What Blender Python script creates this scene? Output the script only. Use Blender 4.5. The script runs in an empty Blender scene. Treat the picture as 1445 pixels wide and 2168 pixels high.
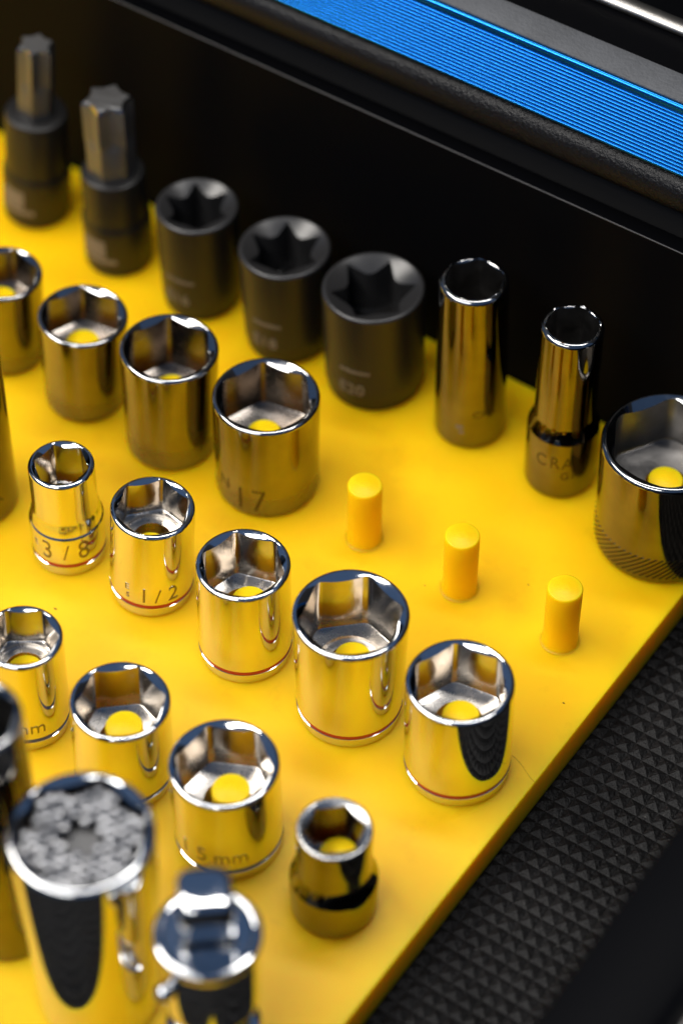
import bpy, bmesh, math, random
from mathutils import Vector, Matrix

random.seed(7)
MM = 0.001
PI = math.pi
R = math.radians
scene = bpy.context.scene
col = scene.collection

# ------------------------------------------------------------------ camera
YAW, PITCH, ROLL = R(34.6), R(48.6), R(0.15)
FPX, DIST = 5500.0, 600.0          # focal length in photo pixels (2168 high), mm to the board along the axis
cy_, sy_ = math.cos(YAW), math.sin(YAW)
def to_board(v):
    return Vector((v[0]*cy_ - v[1]*sy_, v[0]*sy_ + v[1]*cy_, v[2]))
cp, sp = math.cos(PITCH), math.sin(PITCH)
cr, sr = math.cos(ROLL), math.sin(ROLL)
r0, u0, f0 = Vector((1, 0, 0)), Vector((0, sp, cp)), Vector((0, cp, -sp))
RIGHT, UP, FWD = to_board(cr*r0 + sr*u0), to_board(-sr*r0 + cr*u0), to_board(f0)
CAM = -FWD * DIST                  # mm, board top is z = 0
cd = bpy.data.cameras.new('camera')
cam = bpy.data.objects.new('camera', cd)
col.objects.link(cam)
M = Matrix((RIGHT, UP, -FWD)).transposed().to_4x4()
M.translation = CAM * MM
cam.matrix_world = M
cd.sensor_fit = 'VERTICAL'
cd.sensor_height = 36.0
cd.lens = FPX / 2168 * 36.0
cd.clip_start, cd.clip_end = 0.02, 20
cd.dof.use_dof = True
cd.dof.focus_distance = 0.562
cd.dof.aperture_fstop = 6.3
scene.camera = cam
RH = Vector((cy_, sy_, 0))         # picture right, on the board
FH = Vector((-sy_, cy_, 0))        # away from the camera, on the board
AZ_BACK = math.atan2(FH.y, FH.x)
AZ_FRONT = AZ_BACK + PI

# ------------------------------------------------------------------ world and lamps
w = bpy.data.worlds.new('World')
scene.world = w
w.use_nodes = True
bg = w.node_tree.nodes['Background']
bg.inputs['Color'].default_value = (0.30, 0.52, 1.0, 1)
bg.inputs['Strength'].default_value = 0.19

def area(name, pos, target, sx, sy, power, colr):
    l = bpy.data.lights.new(name, 'AREA')
    l.shape = 'RECTANGLE'
    l.size, l.size_y, l.energy, l.color = sx, sy, power, colr
    o = bpy.data.objects.new(name, l)
    col.objects.link(o)
    o.location = pos
    o.rotation_euler = (Vector(target) - Vector(pos)).to_track_quat('-Z', 'Y').to_euler()
    return o
def P(rt, fw, z):
    return RH*rt + FH*fw + Vector((0, 0, z))
area('shop_light', P(-0.66, 0.05, 1.00), (0, 0, 0), 0.80, 0.24, 11.8, (1.0, 0.95, 0.88))
area('shop_light', P(0.10, 0.30, 1.32), (0, 0, 0), 0.9, 0.16, 9.0, (1.0, 0.97, 0.93))
area('shop_light', P(-0.48, -0.62, 0.95), (0, 0, 0), 0.70, 0.20, 6.5, (1.0, 0.98, 0.95))

vs = scene.view_settings
vs.view_transform, vs.look, vs.gamma, vs.exposure = 'Standard', 'None', 1.0, 0.0
vs.use_curve_mapping = False
scene.cycles.use_denoising = True
scene.cycles.max_bounces = 10
scene.cycles.glossy_bounces = 8
scene.cycles.sample_clamp_indirect = 6.0

# ------------------------------------------------------------------ materials
def new_mat(name):
    m = bpy.data.materials.new(name)
    m.use_nodes = True
    nt = m.node_tree
    return m, nt, nt.nodes['Principled BSDF']
def noise(nt, scale, detail=4, rough=0.55, stretch=None):
    tc = nt.nodes.new('ShaderNodeTexCoord')
    n = nt.nodes.new('ShaderNodeTexNoise')
    n.inputs['Scale'].default_value = scale
    n.inputs['Detail'].default_value = detail
    n.inputs['Roughness'].default_value = rough
    if stretch:
        mp = nt.nodes.new('ShaderNodeMapping')
        mp.inputs['Scale'].default_value = stretch
        nt.links.new(tc.outputs['Object'], mp.inputs['Vector'])
        nt.links.new(mp.outputs['Vector'], n.inputs['Vector'])
    else:
        nt.links.new(tc.outputs['Object'], n.inputs['Vector'])
    return n.outputs['Fac']
def ramp(nt, fac, stops):
    r = nt.nodes.new('ShaderNodeValToRGB')
    el = r.color_ramp.elements
    while len(el) < len(stops):
        el.new(0.5)
    for e, (p, c) in zip(el, stops):
        e.position = p
        e.color = (c, c, c, 1) if not isinstance(c, tuple) else (*c, 1)
    nt.links.new(fac, r.inputs['Fac'])
    return r.outputs['Color']
def bump(nt, b, fac, strength, dist):
    n = nt.nodes.new('ShaderNodeBump')
    n.inputs['Strength'].default_value = strength
    n.inputs['Distance'].default_value = dist
    nt.links.new(fac, n.inputs['Height'])
    nt.links.new(n.outputs['Normal'], b.inputs['Normal'])
def metal(name, c, rough, rvar, bstr=0.0, cvar=0.0):
    m, nt, b = new_mat(name)
    b.inputs['Metallic'].default_value = 1.0
    f = noise(nt, 150, 8, 0.75)
    nt.links.new(ramp(nt, f, [(0.38, max(rough - rvar, 0.02)), (0.55, rough), (0.72, rough + rvar*2.0)]), b.inputs['Roughness'])
    if cvar:
        f2 = noise(nt, 160, 5, 0.6)
        nt.links.new(ramp(nt, f2, [(0.3, tuple(x*(1-cvar) for x in c)), (0.7, c)]), b.inputs['Base Color'])
    else:
        b.inputs['Base Color'].default_value = (*c, 1)
    if bstr:
        bump(nt, b, noise(nt, 900, 3, 0.6, (1, 1, 0.25)), bstr, 0.0001)
    return m
def paint(name, c, rough, nscale=0, bstr=0, bdist=0.0001, cvar=0.0, spec=0.5):
    m, nt, b = new_mat(name)
    b.inputs['Roughness'].default_value = rough
    b.inputs['Specular IOR Level'].default_value = spec
    if cvar:
        f2 = noise(nt, 60, 5, 0.6)
        nt.links.new(ramp(nt, f2, [(0.3, tuple(x*(1-cvar) for x in c)), (0.7, c)]), b.inputs['Base Color'])
    else:
        b.inputs['Base Color'].default_value = (*c, 1)
    if bstr:
        bump(nt, b, noise(nt, nscale, 3, 0.6), bstr, bdist)
    return m

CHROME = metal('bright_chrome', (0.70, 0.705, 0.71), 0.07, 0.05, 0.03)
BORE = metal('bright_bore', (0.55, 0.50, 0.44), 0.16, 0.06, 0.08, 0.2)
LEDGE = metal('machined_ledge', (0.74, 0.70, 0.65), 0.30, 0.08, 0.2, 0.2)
DARK = metal('worn_chrome', (0.27, 0.25, 0.21), 0.08, 0.04, 0.05, 0.16)
DARKBASE = metal('worn_chrome_satin', (0.25, 0.23, 0.19), 0.30, 0.08, 0.12, 0.2)
DARKRIM = metal('worn_chrome_rim', (0.48, 0.47, 0.46), 0.10, 0.05, 0.04, 0.1)
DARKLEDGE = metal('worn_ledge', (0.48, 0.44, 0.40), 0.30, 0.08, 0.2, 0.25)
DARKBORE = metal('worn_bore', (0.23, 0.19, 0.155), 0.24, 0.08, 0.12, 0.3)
BLACKCHROME = metal('black_chrome', (0.21, 0.19, 0.16), 0.07, 0.035, 0.05, 0.2)
BLACKRIM = metal('black_chrome_rim', (0.38, 0.38, 0.38), 0.12, 0.05, 0.08, 0.2)
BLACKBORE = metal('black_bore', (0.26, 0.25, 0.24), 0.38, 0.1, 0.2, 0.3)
STAMP = metal('recess_shade_tone', (0.22, 0.19, 0.15), 0.35, 0.08)  # letters stand proud; the shade of engraving is put into this darker colour
STAMPD = metal('recess_shade_tone_dark', (0.085, 0.07, 0.05), 0.4, 0.08)  # same recess shade in the colour, darker; knurling bars use it too
BITSTEEL = paint('bit_steel', (0.060, 0.058, 0.056), 0.36, 1200, 0.1, 0.0001, 0.3, 0.9)
PINSTEEL = metal('pin_steel', (0.34, 0.34, 0.35), 0.34, 0.1, 0.1, 0.3)
STEELRIM = metal('satin_steel', (0.55, 0.54, 0.52), 0.28, 0.08, 0.1, 0.15)
OXIDE = paint('black_oxide', (0.011, 0.0102, 0.0098), 0.38, 1500, 0.15, 0.0001, 0.25, 0.4)
OXIDERIM = paint('black_oxide_rim', (0.020, 0.0195, 0.020), 0.30, 1500, 0.15, 0.0001, 0.3, 0.55)
ETCH = paint('laser_etch', (0.20, 0.165, 0.13), 0.6, 1500, 0.3, 0.0001, 0.3)
RED = paint('red_enamel', (0.42, 0.006, 0.008), 0.3)
BLUEBAND = paint('blue_enamel', (0.015, 0.045, 0.20), 0.3)
WALLP = paint('black_powder_coat', (0.0024, 0.0025, 0.0031), 0.42, 2500, 0.06, 0.0001, 0, 0.03)
LIP = paint('black_grained_vinyl', (0.005, 0.005, 0.006), 0.34, 1400, 0.8, 0.0003, 0, 0.25)
WORN = paint('worn_edge_highlight_paint', (0.035, 0.035, 0.038), 0.4)  # lighter colour carries the highlight along the worn edge
VOID = paint('black_gap', (0.004, 0.004, 0.005), 0.8)
GREYTOP = paint('grey_grained_panel', (0.11, 0.115, 0.125), 0.6, 1100, 0.7, 0.0003, 0.35)
RUBBER = paint('black_rubber', (0.0075, 0.0072, 0.0074), 0.40, 1300, 1.0, 0.0004, 0.6, 0.16)
SILVER = metal('silver_trim', (0.50, 0.48, 0.45), 0.36, 0.05)
SPECK = paint('dark_speck', (0.10, 0.06, 0.01), 0.8)

YEL, nt, b = new_mat('yellow_plastic')
f = noise(nt, 26, 5, 0.55)
base = ramp(nt, f, [(0.3, (0.91, 0.515, 0.002)), (0.7, (0.94, 0.56, 0.004))])
grime = ramp(nt, noise(nt, 70, 9, 0.72), [(0.0, 1.0), (0.56, 1.0), (0.78, (0.86, 0.84, 0.8))])
mx = nt.nodes.new('ShaderNodeMix')
mx.data_type, mx.blend_type = 'RGBA', 'MULTIPLY'
mx.inputs['Factor'].default_value = 1.0
nt.links.new(base, mx.inputs[6]); nt.links.new(grime, mx.inputs[7])
nt.links.new(mx.outputs[2], b.inputs['Base Color'])
b.inputs['Roughness'].default_value = 0.42
b.inputs['Specular IOR Level'].default_value = 0.22
b.inputs['Subsurface Weight'].default_value = 0.8
b.inputs['Subsurface Radius'].default_value = (1.0, 0.55, 0.05)
b.inputs['Subsurface Scale'].default_value = 0.0065
bump(nt, b, noise(nt, 260, 6, 0.7, (1, 4, 1)), 0.10, 0.00015)

BLUE, nt, b = new_mat('blue_anodised_aluminium')
b.inputs['Base Color'].default_value = (0.003, 0.115, 0.36, 1)
b.inputs['Metallic'].default_value = 0.85
b.inputs['Roughness'].default_value = 0.22

# ------------------------------------------------------------------ mesh helpers (millimetres in, metres out)
def build(name, verts, faces, mat, parent=None, sharp=35):
    me = bpy.data.meshes.new(name)
    me.from_pydata([Vector(v)*MM for v in verts], [], faces)
    me.materials.append(mat)
    for p in me.polygons:
        p.use_smooth = True
    me.set_sharp_from_angle(angle=R(sharp))
    o = bpy.data.objects.new(name, me)
    col.objects.link(o)
    if parent:
        o.parent = parent
    return o
class MB:
    def __init__(s):
        s.v, s.f = [], []
    def rings(s, rings, closed=True, cap0=False, cap1=False, flip=False):
        n = len(rings[0]); o = len(s.v)
        for r_ in rings:
            s.v += r_
        for i in range(len(rings)-1):
            for j in range(n if closed else n-1):
                k = (j+1) % n
                q = (o+i*n+j, o+i*n+k, o+(i+1)*n+k, o+(i+1)*n+j)
                s.f.append(q[::-1] if flip else q)
        if cap0:
            s.f.append(tuple(o+j for j in range(n))[::-1])
        if cap1:
            s.f.append(tuple(o+(len(rings)-1)*n+j for j in range(n)))
    def lathe(s, prof, n=96, cap0=False, cap1=False, cx=0, cy=0):
        s.rings([[(cx+r_*math.cos(2*PI*j/n), cy+r_*math.sin(2*PI*j/n), z) for j in range(n)] for r_, z in prof], True, cap0, cap1)
    def box(s, x0, x1, y0, y1, z0, z1):
        o = len(s.v)
        s.v += [(x, y, z) for z in (z0, z1) for y in (y0, y1) for x in (x0, x1)]
        s.f += [tuple(o+i for i in q) for q in ((0, 2, 3, 1), (4, 5, 7, 6), (0, 1, 5, 4), (2, 6, 7, 3), (0, 4, 6, 2), (1, 3, 7, 5))]
    def extrude_x(s, prof, x0, x1, cap=True):
        s.rings([[(x, y, z) for y, z in prof] for x in (x0, x1)], True, cap, cap)
    def build(s, name, mat, parent=None, sharp=35):
        return build(name, s.v, s.f, mat, parent, sharp)
def arc(cx, cz, r_, a0, a1, n):
    return [(cx + r_*math.cos(R(a0+(a1-a0)*i/n)), cz + r_*math.sin(R(a0+(a1-a0)*i/n))) for i in range(n+1)]
def thing(name, label, cat, x=0, y=0, z=0, group=None):
    o = bpy.data.objects.new(name, None)
    o.empty_display_size = 0.005
    col.objects.link(o)
    o.location = (x*MM, y*MM, z*MM)
    o['label'] = label
    o['category'] = cat
    if group:
        o['group'] = group
    return o

def text_mesh(name, txt, size, az, z0, rad, mat, parent, proud=0.05, sx=1.0, offset=0.0, depth=0.12):
    """lettering wrapped round a cylinder of radius rad, its middle at azimuth az"""
    cu = bpy.data.curves.new('lettering', 'FONT')
    cu.body = txt
    cu.size = size
    cu.align_x = 'CENTER'
    cu.resolution_u = 3
    cu.offset = offset
    to = bpy.data.objects.new('lettering_source', cu)
    col.objects.link(to)
    dg = bpy.context.evaluated_depsgraph_get()
    me = bpy.data.meshes.new_from_object(to.evaluated_get(dg))
    bpy.data.objects.remove(to)
    bpy.data.curves.remove(cu)
    bm = bmesh.new(); bm.from_mesh(me)
    bpy.data.meshes.remove(me)
    xs = [v.co.x for v in bm.verts]
    if not xs:
        return None
    x = min(xs)
    while x < max(xs):
        x += 0.5
        g = bm.verts[:] + bm.edges[:] + bm.faces[:]
        bmesh.ops.bisect_plane(bm, geom=g, plane_co=(x, 0, 0), plane_no=(1, 0, 0))
    ret = bmesh.ops.extrude_face_region(bm, geom=bm.faces[:])
    up = {e for e in ret['geom'] if isinstance(e, bmesh.types.BMVert)}
    for v in bm.verts:
        a = az + v.co.x*sx/rad
        rr = rad + (proud if v in up else proud - depth)
        v.co = Vector((rr*math.cos(a), rr*math.sin(a), z0 + v.co.y))*MM
    bmesh.ops.recalc_face_normals(bm, faces=bm.faces[:])
    m2 = bpy.data.meshes.new(name)
    bm.to_mesh(m2); bm.free()
    m2.materials.append(mat)
    o = bpy.data.objects.new(name, m2)
    col.objects.link(o)
    o.parent = parent
    return o
def band_patch(mb, rad, az, du, z0, z1, n=14, proud=0.06):
    """thin patch on a cylinder: az centre, du width in mm"""
    rings = []
    for rr in (rad - 0.1, rad + proud):
        rings.append([(rr*math.cos(az + (i/n-0.5)*du/rad), rr*math.sin(az + (i/n-0.5)*du/rad), zz) for zz, rng in ((z0, range(n+1)), (z1, range(n, -1, -1))) for i in rng])
    mb.rings(rings)
    m = 2*(n+1); o = len(mb.v) - m
    for i in range(n):
        mb.f.append((o+i, o+i+1, o+m-2-i, o+m-1-i))

# ------------------------------------------------------------------ socket builder
def hex_thetas(ap, rc, rot):
    pb = math.acos(min(1, ap/rc))
    out = []
    for k in range(6):
        c = rot + k*PI/3 + PI/6            # a flat's middle
        for i in range(7):
            ph = -pb + 2*pb*i/6
            out.append((c+ph, ap/math.cos(ph)*(1 + 0.012*(1-abs(ph)/pb)*0)))
        for i in range(1, 4):
            ph = pb + (PI/3 - 2*pb)*i/4
            out.append((c+ph, rc + 0.3*math.sin(PI*i/4)))
    return out
def star_thetas(ri, ro, rot):
    out = []
    for j in range(120):
        t = 2*PI*j/120
        out.append((rot + t, ri + (ro-ri)*(1-abs(math.cos(3*(t-PI/2*0) + PI/2)))**1.15))
    return out
def ring_of(th, z=None, zf=None, s=1.0):
    return [(rr*s*math.cos(t), rr*s*math.sin(t), zf(rr) if zf else z) for t, rr in th]

def socket(name, label, X, Y, Dt, Db, h, af, ledge, rot, style, tilt=0.0, step=None, band=None, texts=(), cat='socket', group=None, hole=4.7, peg_step=False, depth=None, marks=None, lip=0.75, star=None, wall_f=0.5, cf=0.86):
    mats = {'bright': (CHROME, CHROME, BORE, LEDGE), 'worn': (DARK, DARKRIM, DARKBORE, DARKLEDGE), 'black': (BLACKCHROME, BLACKRIM, BLACKBORE, BLACKBORE),
            'impact': (OXIDE, OXIDERIM, OXIDERIM, OXIDE), 'satin': (DARK, STEELRIM, DARKBORE, LEDGE)}[style]
    root = thing(name, label, cat, X, Y, 0, group)
    if tilt:
        root.rotation_mode = 'QUATERNION'
        root.rotation_quaternion = Matrix.Rotation(R(tilt), 3, FH).to_quaternion()
        root.location.z = abs(math.sin(R(tilt)))*Db*0.5*MM*0.55
    rt, rb = Dt/2, Db/2
    prof = []
    if band:
        prof += [(rb-0.9, 0), (rb-0.35, 0.25), (rb-0.22, 0.7), (rb-0.2, 2.3), (rb-0.02, 2.55), (rb+0.04, 2.75), (rb-0.02, 2.98), (rb-0.3, 3.08), (rb-0.3, 4.15), (rb-0.02, 4.25), (rb, 4.45)]
        z1 = 4.45
    elif style == 'impact':
        prof += [(rb-1.3, 0), (rb-0.7, 0.25), (rb-0.45, 0.8), (rb-0.4, 2.2), (rb-0.12, 2.6), (rb-0.12, 2.9), (rb, 3.2)]
        z1 = 3.2
    else:
        prof += [(rb-1.1, 0), (rb-0.5, 0.2), (rb-0.18, 0.75), (rb-0.05, 1.5), (rb, 2.2)]
        z1 = 2.2
    base_prof = None
    if step:
        zs, zt = step                      # lower body up to zs, shoulder up to zt
        prof += [(rb, zs-0.7), (rb-0.1, zs-0.3), (rb-0.4, zs), ]
        prof += [(rt+0.35, zt-0.2), (rt+0.08, zt+0.25), (rt, zt+1.0)]
        prof += [(rt, zt + (h-lip-zt)*i/3) for i in (1, 2)]
    else:
        for i in range(1, 6):
            t = i/6
            prof.append((rb + (rt-rb)*t, z1 + (h-lip-z1)*t))
    split = len(prof)
    rim = arc(rt-lip, h-lip, lip, 0, 90, 7)
    rim.append((rt-lip-0.15, h-0.01))
    mb = MB()
    mb.lathe(prof + [rim[0]], cap0=False)
    body = mb.build('body', mats[0], root)
    if not step and style == 'worn':
        body.data.materials.append(DARKBASE)
        for p in body.data.polygons:
            if p.center.z < 0.26*h*MM:
                p.material_index = 1
    # rim with the lead-in chamfer that runs out into the flats
    rc0 = rt - lip - 0.15
    if star:
        th = star_thetas(star[0], star[1], star[2])
        kf = 0.36
    else:
        corner = rt*cf
        ap = corner/1.085
        th = hex_thetas(ap, corner, rot)
        kf = wall_f
    zf = lambda rr: h - 0.03 - (rc0-rr)*kf*1.5
    mb = MB()
    mb.lathe(rim)
    top = [(rc0*math.cos(t), rc0*math.sin(t), h-0.01) for t, rr in th]
    r1 = [((rc0*0.5+rr*0.5)*math.cos(t), (rc0*0.5+rr*0.5)*math.sin(t), zf(rc0*0.5+rr*0.5)+0.1) for t, rr in th]
    mb.rings([top, r1, ring_of(th, zf=zf)])
    mb.build('rim', mats[1], root, 40)
    # bore
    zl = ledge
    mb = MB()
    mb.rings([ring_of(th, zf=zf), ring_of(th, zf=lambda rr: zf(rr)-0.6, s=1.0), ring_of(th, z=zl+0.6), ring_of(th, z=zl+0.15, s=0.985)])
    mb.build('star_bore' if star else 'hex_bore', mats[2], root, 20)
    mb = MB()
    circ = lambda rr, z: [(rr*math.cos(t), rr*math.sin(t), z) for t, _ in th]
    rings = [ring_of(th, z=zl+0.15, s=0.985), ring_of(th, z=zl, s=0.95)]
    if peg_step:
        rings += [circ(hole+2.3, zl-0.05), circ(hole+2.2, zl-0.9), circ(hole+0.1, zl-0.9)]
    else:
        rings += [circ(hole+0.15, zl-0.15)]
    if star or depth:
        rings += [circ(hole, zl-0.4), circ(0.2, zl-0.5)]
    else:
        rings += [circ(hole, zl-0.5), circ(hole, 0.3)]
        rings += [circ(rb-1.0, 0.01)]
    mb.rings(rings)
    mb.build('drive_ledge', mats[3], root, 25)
    if band:
        mb = MB()
        mb.lathe([(rb-0.28, 3.06), (rb-0.14, 3.2), (rb-0.14, 4.05), (rb-0.28, 4.2)])
        mb.build('colour_band', band, body)
    for tx in texts:
        txt, size, du, z0, mat = tx[:5]
        sx = tx[5] if len(tx) > 5 else 1.0
        rr = rb if not (step and z0 > step[0]) else rt
        if not step:
            rr = rb + (rt-rb)*max(0, (z0-z1)/(h-z1))
        text_mesh('size_marking', txt, size, AZ_FRONT + du/rr, z0, rr, mat, body, sx=sx)
    if marks:
        marks(body, rb, rt, h)
    return root

SAE = 'chrome sockets with red bands'
MET = 'chrome metric sockets with blue bands'
OLD = 'worn chrome sockets by the black impact sockets'
IMP = 'black impact star sockets'

# ------------------------------------------------------------------ the drawer and what stands behind it
ZL = -10.4
X0, X1 = -300.0, 123.0
drawer = thing('tool_drawer', 'open black steel tool drawer holding the yellow peg board', 'drawer', 0, 0, 0)
mb = MB()
mb.box(X0, 123.0, -420, 59.3, ZL-2.5, ZL-0.05)
mb.build('floor_panel', WALLP, drawer)
# inner wall behind the last row: folded hem along its top edge
mb = MB()
hem = [(59.3, ZL-2.4), (59.3, 61.9), (63.6, 61.9), (64.2, 61.3), (64.2, ZL-2.4)]
mb.extrude_x(hem[::-1], X0, 260)
bw = mb.build('back_wall', WALLP, drawer, 50)
mb = MB()
mb.extrude_x([(59.3+0.05+0.17*math.cos(R(a)), 61.9-0.05+0.17*math.sin(R(a))) for a in range(360, 0, -40)], X0, 260)
mb.build('worn_edge_highlight', WORN, bw, 60)
mb = MB()
side = [(123.0, ZL-2.4), (123.0, 60.5), (123.4, 61.6), (124.4, 62.1), (140.5, 62.1), (141.6, 61.6), (142.0, 60.5), (142.0, ZL-2.4)]
mb.rings([[(x, y, z) for x, z in side] for y in (-420, 59.2)], True, True, True)
mb.build('side_wall', WALLP, drawer, 50)
# moulded anti-slip liner: rows of low pyramids pressed out of one sheet
p = 3.35
mb = MB()
nx, ny = 82, 140
xs0, ys0 = 123.0 - nx*p, 59.2 - ny*p
rl = random.Random(3)
vi = {}
def gv(i, j):
    if (i, j) not in vi:
        vi[(i, j)] = len(mb.v)
        mb.v.append((xs0+i*p, ys0+j*p, ZL + rl.uniform(-0.03, 0.03)))
    return vi[(i, j)]
for i in range(nx):
    for j in range(ny):
        a = (gv(i, j), gv(i+1, j), gv(i+1, j+1), gv(i, j+1))
        c = len(mb.v)
        mb.v.append((xs0+(i+0.5)*p + rl.uniform(-.15, .15), ys0+(j+0.5)*p + rl.uniform(-.15, .15), ZL+0.75+rl.uniform(-0.1, 0.1)))
        for k in range(4):
            mb.f.append((a[k], a[(k+1) % 4], c))
ln = mb.build('liner', RUBBER, drawer, 10)

slide = thing('drawer_slide', 'steel drawer slide running outside the black side wall', 'drawer slide', 150, -150, 0)
mb = MB()
for x0, x1, z0, z1 in ((-7.9, -6.9, 20, 50), (-6.9, 3, 48.5, 50), (3, 4, 40, 50)):
    mb.box(x0, x1, -270, 200, z0, z1)
mb.build('outer_rail', SILVER, slide)
mb = MB()
for x0, x1, z0, z1 in ((-4, 0, 50.0, 53.0), (5.2, 8.0, 38, 44)):
    mb.box(x0, x1, -270, 200, z0, z1)
mb.build('inner_rail', STEELRIM, slide)

upper = thing('upper_drawer', 'upper drawer front with ribbed blue pull strip above black wall', 'drawer', 0, 66, 62)
o_ = Vector((0, 66, 62))
def up_prof(prof, x0, x1, name, mat, sharp=35):
    m_ = MB()
    m_.extrude_x([(y-66, z-62) for y, z in prof], x0, x1)
    return m_.build(name, mat, upper, sharp)
up_prof([(70, ZL-60), (120, ZL-60), (120, 88), (76, 88), (70, 88)][::-1], X0, 260, 'carcass', VOID)
# black grained lower lip
lipc = [(66.0 + 5.0*math.cos(R(a)), 73.6 + 5.4*math.sin(R(a))) for a in range(60, 301, 15)]
up_prof(lipc + [(75, 69.0), (75, 79.0)], X0, 260, 'lower_lip', LIP, 40)
# blue pull: ribs pressed into the face
b0, b1 = Vector((61.6, 80.6)), Vector((70.0, 89.3))
nr = 16
pts = [(72, 80.0), (62.2, 80.0)]
nb = Vector((-(b1-b0).y, (b1-b0).x)).normalized()
for i in range(nr):
    for t, d in ((0.0, -0.10), (0.12, -0.02), (0.24, 0.06), (0.36, 0.12), (0.5, 0.14), (0.64, 0.12), (0.76, 0.06), (0.88, -0.02)):
        q = b0.lerp(b1, (i+t)/nr) + nb*d
        pts.append((q.x, q.y))
pts += [(70.0, 89.7), (69.8, 90.3), (70.1, 91.0), (70.8, 91.3), (71.5, 91.0), (71.8, 90.3), (72.0, 89.0)]
up_prof(pts, X0, 260, 'blue_pull', BLUE, 60)
# grey grained panel behind the pull
up_prof([(72.4, 78.5), (72.4, 88.6), (73.2, 89.9), (79.4, 90.6), (80.8, 90.2), (81.2, 88.8), (81.2, 78.5)], X0, 260, 'grey_panel', GREYTOP, 40)

trim = thing('silver_trim', 'thin bright silver trim strip on the black panel behind the grey one', 'trim', 0, 95, 90)
mb = MB()
tp = [(0.0+2.2*math.cos(R(a)), 1.4*math.sin(R(a))) for a in range(0, 360, 20)]
mb.extrude_x(tp[::-1], X0, 320)
mb.build('strip', SILVER, trim)
mb = MB()
mb.box(X0, 320, -16, 60, -6, -1.2)
mb.build('panel', WALLP, trim)
mb = MB()
mb.box(X0, 320, 14, 60, -1.2, 160)
mb.build('back_panel', VOID, trim)

# ------------------------------------------------------------------ yellow printed peg board
board = thing('peg_board', 'thick yellow printed plastic board with round pegs in rows', 'peg board', 0, 0, -9.6)
mb = MB()
bx0, bx1, by0, by1 = -299.0, 77.0, -151.0, 59.0
bv = 0.35
def rect(x0, x1, y0, y1, z):
    return [(x0, y0, z), (x1, y0, z), (x1, y1, z), (x0, y1, z)]
mb.rings([rect(bx0, bx1, by0, by1, 0), rect(bx0, bx1, by0, by1, 9.6-bv), rect(bx0+bv*.3, bx1-bv*.3, by0+bv*.3, by1-bv*.3, 9.6-bv*.3), rect(bx0+bv, bx1-bv, by0+bv, by1-bv, 9.6)], True, True, True)
mb.build('board', YEL, board, 60)
mb = MB()
PR = 3.92
mb.lathe([(PR+0.5, 0), (PR+0.12, 0.12), (PR+0.02, 0.5), (PR-0.02, 6), (PR, 12), (PR, 17.6), (PR-0.12, 17.9), (PR-0.4, 18.0), (PR*0.75, 17.95), (PR*0.72, 18.02), (PR*0.4, 17.97), (PR*0.37, 18.03), (0.3, 18.0)], 48, False, True)
pegmesh = mb.build('peg', YEL, board, 60)
pegmesh.location = (8.7*MM, -3.4*MM, 9.6*MM)
PEGS = [(34.7, -3.5), (61.1, -3.4), (-19.4, -3.0), (-45.6, -3.6), (-71.6, -3.6), (-97, -3.4),
        (61.2, -45.0), (34.0, -45.0), (7.0, -45.0), (-20.0, -45.0), (-45.0, -45.0),
        (60.0, -87.6), (33.2, -87.3), (5.6, -87.0), (-20.5, -87.2), (63.0, 36.6)]
for x, y in PEGS:
    c = pegmesh.copy()
    col.objects.link(c)
    c.parent = board
    c.location = (x*MM, y*MM, 9.6*MM)
    c.rotation_euler.z = random.uniform(0, 6)

# ------------------------------------------------------------------ sockets
def cz(deg):                               # a corner that stands deg to the right of straight back
    return AZ_BACK - R(deg)
# red banded row
socket('chrome_socket', 'narrow stepped chrome socket stamped 3/8 with a red band', -44.4, -44.4, 14.7, 16.9, 28.7, 9.6, 16.5, cz(-20), 'bright', 0.3, (12.6, 15.4), RED,
       [('E', 2.6, -7.4, 8.2, STAMP), ('3', 8.2, -4.2, 5.6, STAMP, 0.75), ('/', 7.0, 0.3, 5.8, STAMP, 0.9), ('8', 8.2, 4.4, 5.6, STAMP, 0.75)], group=SAE, lip=0.75, hole=4.4, cf=0.80)
socket('chrome_socket', 'chrome socket stamped 1/2 with a red band near its base', -22.3, -42.7, 18.5, 18.8, 26.8, 12.8, 17.0, cz(13), 'bright', 3.4, None, RED,
       [('E', 2.6, -5.4, 8.2, STAMP), ('S', 2.2, -5.2, 5.6, STAMP), ('1', 6.6, -1.3, 5.2, STAMP, 0.8), ('/', 6.0, 1.8, 5.2, STAMP, 0.9), ('2', 6.6, 5.4, 5.2, STAMP, 0.8)], group=SAE, peg_step=True, hole=4.3)
socket('chrome_socket', 'unstamped red banded chrome socket between the 1/2 and the widest one', 5.4, -44.9, 20.4, 20.6, 28.7, 14.6, 15.0, cz(-12), 'bright', 0.4, None, RED, group=SAE)
socket('chrome_socket', 'widest red banded chrome socket, flared towards its open top', 33.3, -45.1, 24.6, 23.0, 31.8, 18.0, 15.8, cz(20), 'bright', 0.4, None, RED, group=SAE, peg_step=True, hole=4.6)
socket('chrome_socket', 'red banded chrome socket at the board edge mirroring the black liner', 60.9, -44.8, 22.5, 22.8, 28.9, 16.0, 15.6, cz(-4), 'bright', -0.8, None, RED, group=SAE, hole=4.9)
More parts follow.
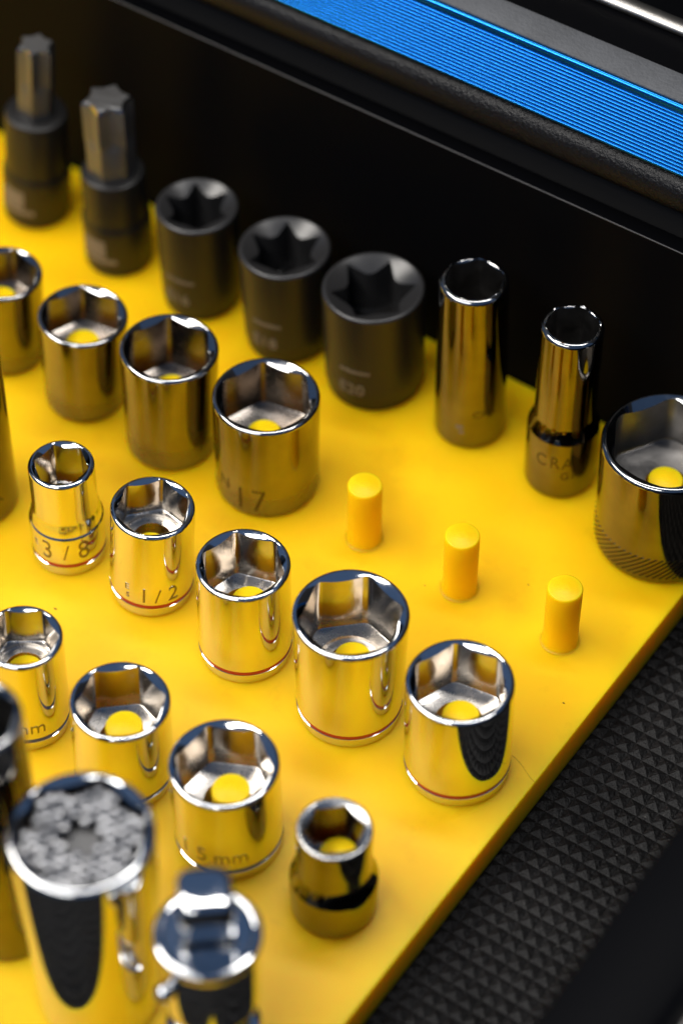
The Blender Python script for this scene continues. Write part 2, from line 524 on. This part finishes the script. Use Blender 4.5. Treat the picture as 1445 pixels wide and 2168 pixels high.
# blue banded row
socket('chrome_socket', 'chrome metric socket whose wall is marked mm, beside a dark deep socket', -21.2, -87.3, 17.2, 17.6, 28.5, 12.2, 18.4, cz(28), 'bright', 1.6, None, BLUEBAND,
       [('mm', 5.4, 1.1, 6.2, STAMP, 0.9)], group=MET, peg_step=True, hole=4.1)
socket('chrome_socket', 'unmarked blue banded chrome socket behind the pin socket', 4.4, -87.0, 20.8, 21.0, 25.5, 14.6, 12.8, cz(21), 'bright', 1.4, None, BLUEBAND, group=MET)
socket('chrome_socket', 'chrome metric socket stamped 15mm with a thin blue band', 32.2, -87.2, 22.6, 22.6, 25.9, 15.4, 13.2, cz(-21), 'bright', -1.0, None, BLUEBAND,
       [('1', 6.4, -9.4, 6.4, STAMP, 0.8), ('5', 6.4, -5.2, 6.4, STAMP, 0.8), ('mm', 5.4, 1.0, 6.6, STAMP, 0.9)], group=MET)
socket('satin_socket', 'short stepped worn steel socket with thick satin rim', 59.2, -88.3, 15.2, 18.0, 26.8, 10.4, 14.5, cz(21), 'satin', 0.5, (11.2, 13.8), None,
       lip=0.55, hole=4.4, cf=0.76, wall_f=0.3)
# worn row
socket('worn_socket', 'worn chrome socket behind the tall dark one at the row start', -96.8, -3.4, 18.8, 18.4, 26.0, 13.2, 15.5, cz(15), 'worn', 3.0, group=OLD, hole=4.5)
socket('worn_socket', 'worn chrome socket with a yellow peg end showing and no stamp', -71.7, -4.3, 21.0, 19.4, 26.8, 14.9, 16.0, cz(-5), 'worn', 2.6, group=OLD, hole=4.3)
socket('worn_socket', 'worn chrome socket next to the one stamped 17', -45.9, -4.2, 22.6, 21.4, 30.8, 16.2, 15.6, cz(-3), 'worn', 1.6, group=OLD, hole=4.3)
socket('worn_socket', 'worn chrome socket stamped 17 beside the first empty peg', -19.7, -1.8, 24.4, 24.0, 28.7, 17.2, 15.4, cz(-6), 'worn', 0.4, None, None,
       [('N', 5.0, -11.0, 6.6, STAMPD), ('1', 10.6, -6.2, 2.4, STAMPD, 0.7), ('7', 10.6, -1.7, 2.4, STAMPD, 0.7)], group=OLD, hole=4.2)
# deep, black chrome
def spark(root, rb, rt, h):
    mb = MB()
    band_patch(mb, rb, AZ_FRONT - 2.9/rb, 1.7, 6.9, 7.7, 6)
    band_patch(mb, rb, AZ_FRONT - 2.4/rb, 1.2, 5.5, 6.1, 6)
    mb.build('pale_marks', ETCH, root)  # two small pale patches low on the wall
socket('deep_socket', 'plain tall black chrome deep socket against the black wall', 9.1, 40.3, 15.7, 17.0, 47.2, 12.0, 20.0, cz(14), 'black', -0.9, None, None,
       [('CRA', 2.9, 3.2, 10.6, STAMPD, 1.1)], depth=1, marks=spark, lip=1.0)
socket('deep_socket', 'stepped black chrome deep socket stamped CRA and G1', 34.9, 38.8, 14.0, 16.6, 48.7, 9.8, 24.0, cz(25), 'black', 0, (18.6, 21.2), None,
       [('C', 5.2, -5.6, 10.6, STAMPD, 0.8), ('R', 5.2, -2.2, 10.6, STAMPD, 0.8), ('A', 5.2, 0.8, 10.6, STAMPD, 0.8), ('G1-', 3.4, 1.6, 7.0, STAMPD, 0.9)], depth=1, lip=0.95)
def hatch(root, rb, rt, h):
    mb = MB()
    n = 64
    for k in range(n):
        a = 2*PI*k/n
        for s_ in range(6):
            t0, t1 = s_/6, (s_+1)/6
            a0, a1 = a + t0*0.42, a + t1*0.42
            z0, z1 = 2.2 + t0*6.2, 2.2 + t1*6.2
            da = 0.014
            q = []
            for rr in (rb-0.05, rb+0.14):
                q.append([(rr*math.cos(aa), rr*math.sin(aa), zz) for aa, zz in ((a0-da, z0), (a0+da, z0), (a1+da, z1), (a1-da, z1))])
            mb.rings(q, True, False, True)
    o = mb.build('knurling', STAMPD, root)
    o['kind'] = 'stuff'
socket('big_socket', 'large black chrome socket with slanted knurling near its base', 64.0, 36.0, 30.4, 30.6, 31.4, 22.4, 17.6, cz(7), 'black', -1.6, None, None, marks=hatch, hole=4.6, lip=1.0)
socket('deep_socket', 'tall dark deep socket with stamped lettering, beside the stepped 3/8 one', -72.5, -45.0, 21.4, 20.8, 62.0, 15.0, 30.0, cz(5), 'black', 0, None, None,
       [('CRA', 3.0, 6.0, 6.6, STAMPD, 1.15)], depth=1, lip=1.0)
socket('deep_socket', 'tallest dark deep socket, standing beside the pin socket', 8.0, -130.0, 18.6, 18.6, 70.0, 12.6, 34.0, cz(10), 'black', 0, None, None, depth=1, lip=1.0)
# black impact star sockets
def etched(num):
    def f(root, rb, rt, h):
        r1_, r2_ = rb + (rt-rb)*10.2/(h-3.2), rb + (rt-rb)*5.4/(h-3.2)
        mb = MB()
        x = -8.6
        rr = random.Random(num)
        while x < -1.4:
            wd = rr.uniform(0.45, 0.8)
            band_patch(mb, r1_, AZ_FRONT + x/rb, wd, 12.6, 12.6 + rr.uniform(0.75, 1.0), 2, 0.05)
            x += wd + 0.12
        mb.build('etched_line', ETCH, root)
        text_mesh('size_marking', num, 4.6, AZ_FRONT - 5.9/rb, 5.6, r2_, ETCH, root, proud=0.09)
    return f
for num, X, Y, Dt, Db, h, rt_, til in (('E16', -69.3, 39.3, 20.2, 19.4, 30.2, -4, -0.5), ('E18', -43.4, 40.1, 22.1, 21.4, 29.6, 4, -1.4), ('E20', -18.0, 40.2, 24.2, 23.9, 30.3, 24, -1.4)):
    ro = Dt/2*0.83
    socket('impact_socket', 'matt black impact socket etched %s with a star shaped opening' % num, X, Y, Dt, Db, h, 0, 16.0, 0, 'impact', til,
           group=IMP, hole=5.0, marks=etched(num), lip=0.8, star=(ro*0.68, ro, cz(rt_)))

# ------------------------------------------------------------------ star bit sockets
def torx_ring(ro, d, rot, z, n=72):
    out = []
    for j in range(n):
        t = 2*PI*j/n
        a = 1 - abs(math.sin(3*t))               # 1 on a lobe
        out.append(((ro - d*(1-a)**0.85)*math.cos(t+rot), (ro - d*(1-a)**0.85)*math.sin(t+rot), z))
    return out
def hex_ring(ap, rot, z, n=72):
    out = []
    for j in range(n):
        t = 2*PI*j/n
        ph = (t + PI/6) % (PI/3) - PI/6
        ph = (t % (PI/3)) - PI/6
        rr = min(ap/math.cos(ph), ap*1.13)
        out.append((rr*math.cos(t+rot), rr*math.sin(t+rot), z))
    return out
def bit_socket(label, X, Y, zc, ztop, ro, rot, tilt):
    root = thing('star_bit_socket', label, 'bit socket', X, Y, 0, 'black star bit sockets')
    if tilt:
        root.rotation_mode = 'QUATERNION'
        root.rotation_quaternion = Matrix.Rotation(R(tilt), 3, FH).to_quaternion()
        root.location.z = abs(math.sin(R(tilt)))*8.6*MM*0.5
    mb = MB()
    rb, rc = 8.65, 7.9
    mb.lathe([(rb-0.9, 0), (rb-0.3, 0.35), (rb-0.1, 1.2), (rb-0.1, 2.6), (rb, 2.9), (rb, 13.6), (rb-0.1, 14.4), (rb-0.5, 15.3), (rc+0.1, 15.9), (rc, 16.8), (rc, zc-0.9), (rc-0.25, zc-0.3), (rc-0.8, zc), (ro*0.6, zc-0.2)], 96, True, True)
    bod = mb.build('body', OXIDE, root)
    mb = MB()
    ap = ro*0.915
    zf = zc + (ztop-zc)*0.42
    rings = [hex_ring(ap, rot, zc-1), hex_ring(ap, rot, zf)]
    for i in range(1, 6):
        t = i/5
        hx, tx = hex_ring(ap, rot, zf + t*3.0), torx_ring(ro*1.06, ro*0.30, rot, zf + t*3.0)
        rings.append([tuple(a*(1-t**0.6) + b_*t**0.6 for a, b_ in zip(p_, q_)) for p_, q_ in zip(hx, tx)])
    rings.append(torx_ring(ro*1.06, ro*0.30, rot, ztop-0.9))
    rings.append(torx_ring(ro*0.95, ro*0.24, rot, ztop-0.15))
    rings.append(torx_ring(ro*0.90, ro*0.22, rot, ztop))
    mb.rings(rings, True, False, True)
    bit = mb.build('star_bit', BITSTEEL, root, 40)
    mb = MB()
    mb.rings([torx_ring(ro*1.065, ro*0.30, rot, ztop-0.9), torx_ring(ro*0.97, ro*0.25, rot, ztop-0.1)])
    mb.build('pale_tip_bevel', STEELRIM, bit, 60)  # paler steel ring laid over the tip bevel
    mb = MB()
    band_patch(mb, rb, AZ_FRONT - 6.0/rb, 6.6, 6.6, 11.8, 8, 0.03)
    mb.build('etched_panel', ETCH, bod)
    mb = MB()
    band_patch(mb, rb, AZ_FRONT - 4.6/rb, 9.4, 4.6, 6.0, 10, 0.03)
    mb.build('etched_line', ETCH, bod)
bit_socket('black bit socket with a slim star bit, leaning towards the next', -123.6, 41.0, 32.2, 53.0, 4.5, cz(8), 4.6)
bit_socket('black bit socket with a thick star bit, upright beside the impact sockets', -95.3, 39.3, 28.8, 50.8, 5.9, cz(18), 0)

# ------------------------------------------------------------------ pin-filled universal socket
us = socket('pin_socket', 'wide chrome universal socket packed with spring pins', 33.2, -131.6, 27.6, 24.6, 56.0, 22.0, 30.0, cz(15), 'bright', 0, depth=1, lip=1.0, cf=0.88)
mb = MB()
pr = 0.95
mb.lathe([(pr, -8), (pr, -0.25), (pr-0.25, 0.0), (0.15, 0.06)], 12, False, True)
pin0 = None
k = 0
rp = random.Random(5)
for i in range(-8, 9):
    for j in range(-8, 9):
        x, y = (i + j*0.5)*1.98, j*0.866*1.98
        if math.hypot(x, y) < 3.9:
            continue
        a = cz(15)
        ok = all(x*math.cos(a+PI/6+q*PI/3) + y*math.sin(a+PI/6+q*PI/3) < 10.95-0.75 for q in range(6))
        if not ok:
            continue
        if pin0 is None:
            o = pin0 = mb.build('spring_pin', PINSTEEL, us, 30)
        else:
            o = pin0.copy(); col.objects.link(o); o.parent = us
        o.location = (x*MM, y*MM, (54.4 + rp.uniform(-0.5, 0.35))*MM)
        o.rotation_euler = (rp.uniform(-.11, .11), rp.uniform(-.11, .11), 0)
mb = MB()
mb.lathe([(3.6, 40), (3.6, 51.2), (3.3, 51.6), (0.2, 51.6)], 24, False, True)
mb.build('centre_screw', BITSTEEL, us)

# ------------------------------------------------------------------ universal joint with its square drive up
uj = thing('universal_joint', 'chrome universal joint with its square drive tang pointing up', 'universal joint', 60.0, -129.6, 0)
mb = MB()
mb.lathe([(8.6, 0), (9.2, 0.5), (9.4, 1.4), (9.4, 2.0), (9.4, 10), (9.4, 10.6), (9.0, 12.0), (6.4, 13.0)], 72, True, True)
mb.build('lower_socket', CHROME, uj)
def fork(a):
    m_ = MB()
    for s_ in (-1, 1):
        rr = []
        for z in (10.5, 12, 16, 20, 25):
            wd = 6.0 if z < 22 else 7.0
            t0 = 5.0 if z < 18 else 3.6
            pts = []
            for (u_, v_) in ((t0, -wd*0.75), (8.9, -wd*0.45), (9.2, 0), (8.9, wd*0.45), (t0, wd*0.75)):
                u2 = s_*u_; v2 = s_*v_
                pts.append((u2*math.cos(a)-v2*math.sin(a), u2*math.sin(a)+v2*math.cos(a), z))
            rr.append(pts)
        m_.rings(rr, True, True, True)
    return m_
fork(AZ_BACK+R(35)).build('fork', CHROME, uj, 40)
mb = MB()
mb.lathe([(6.2, 22), (8.9, 22.3), (9.2, 22.8), (9.3, 23.4), (9.3, 24.0), (9.3, 32), (9.3, 40.0), (9.3, 40.5), (9.6, 41.1), (9.7, 41.4), (10.05, 42.0), (10.15, 43.2), (10.02, 43.6), (9.75, 43.8), (8.6, 43.85), (8.4, 43.7), (8.2, 43.4), (4.0, 43.4)], 96, True, True)
mb.build('collar', CHROME, uj, 50)
def sq(hw, z, rot, k=0.22, n=5):
    out = []
    rr = hw*k
    for q in range(4):
        for i in range(n+1):
            a = q*PI/2 + (i/n)*PI/2
            cxx, cyy = (hw-rr)*(1 if q in (0, 3) else -1), (hw-rr)*(1 if q in (0, 1) else -1)
            x, y = cxx + rr*math.cos(a), cyy + rr*math.sin(a)
            out.append((x*math.cos(rot)-y*math.sin(rot), x*math.sin(rot)+y*math.cos(rot), z))
    return out
qa = YAW + R(6)
mb = MB()
mb.rings([sq(5.0, 43.0, qa), sq(5.0, 46.6, qa), sq(4.5, 47.2, qa), sq(4.5, 48.6, qa), sq(5.0, 49.2, qa, 0.3), sq(5.0, 56.4, qa, 0.4), sq(4.9, 57.3, qa, 0.5), sq(4.65, 57.9, qa, 0.6), sq(4.2, 58.2, qa, 0.7), sq(3.0, 58.35, qa, 0.8)], True, False, True)
mb.build('square_drive', CHROME, uj, 50)
pin_c = MB()
a = AZ_FRONT - R(52)
for rr, z0 in ((10.4, 33.0),):
    m_ = [(0.3, -1.9)] + [(1.9*math.cos(R(t)), 1.9*math.sin(R(t))) for t in range(-75, 76, 15)] + [(0.3, 1.9)]
    pin_c.rings([[(rr*math.cos(a) + q*math.cos(2*PI*j/20), rr*math.sin(a) + q*math.sin(2*PI*j/20), z0 + h_) for j in range(20)] for q, h_ in m_], True, True, True)
pin_c.build('detent_ball', CHROME, uj, 60)

# ------------------------------------------------------------------ stray specks on the board
for px, py, s_, where in ((-36.0, -60.2, 0.30, 'below the socket stamped 1/2'), (47.0, 6.0, 0.16, 'behind the second and third empty pegs'), (28.0, -7.5, 0.15, 'between the first two empty pegs'), (71.0, -18.0, 0.2, 'near the board edge by the third empty peg')):
    mb = MB()
    mb.lathe([(s_*0.8, -0.02), (s_, 0.06), (s_*0.6, 0.2), (0.02, 0.24)], 7, True, True)
    o = mb.build('dirt_speck', SPECK, None)
    o.location = (px*MM, py*MM, 0)
    o.scale = (1.6, 0.7, 1)
    o['label'] = 'tiny dark dirt speck ' + where
    o['category'] = 'speck'
    o['group'] = 'specks of dirt on the board'
# a stray hair by the socket at the board edge
mb = MB()
path = [(66.0 + 1.35*i, -36.5 + 0.9*math.sin(i*0.55) - 0.25*i, 0.05) for i in range(9)]
mb.rings([[(x, y + 0.03*math.cos(a), z + 0.03*math.sin(a)) for a in (0, 1.57, 3.14, 4.71)] for x, y, z in path])
o = mb.build('hair', SPECK, None)
o['label'] = 'fine dark hair lying on the board near its edge'
o['category'] = 'hair'
# lint caught on the liner
LINT = paint('grey_lint', (0.10, 0.095, 0.09), 0.9)
rl2 = random.Random(11)
mb = MB()
for k in range(150):
    x, y, r_, a_ = rl2.uniform(78, 122), rl2.uniform(-140, 40), rl2.uniform(0.07, 0.2), rl2.uniform(0, 6.3)
    z = ZL + rl2.uniform(0.5, 0.9)
    ring = [(x + r_*rl2.uniform(0.6, 1.6)*math.cos(a_+q), y + r_*rl2.uniform(0.3, 0.9)*math.sin(a_+q), z) for q in (0, 1.3, 2.5, 3.8, 5.1)]
    mb.rings([ring, [(x, y, z+0.08)]*5])
o = mb.build('lint', LINT, None)
o['kind'] = 'stuff'
o['label'] = 'pale grit and lint scattered on the black liner'
o['category'] = 'lint'
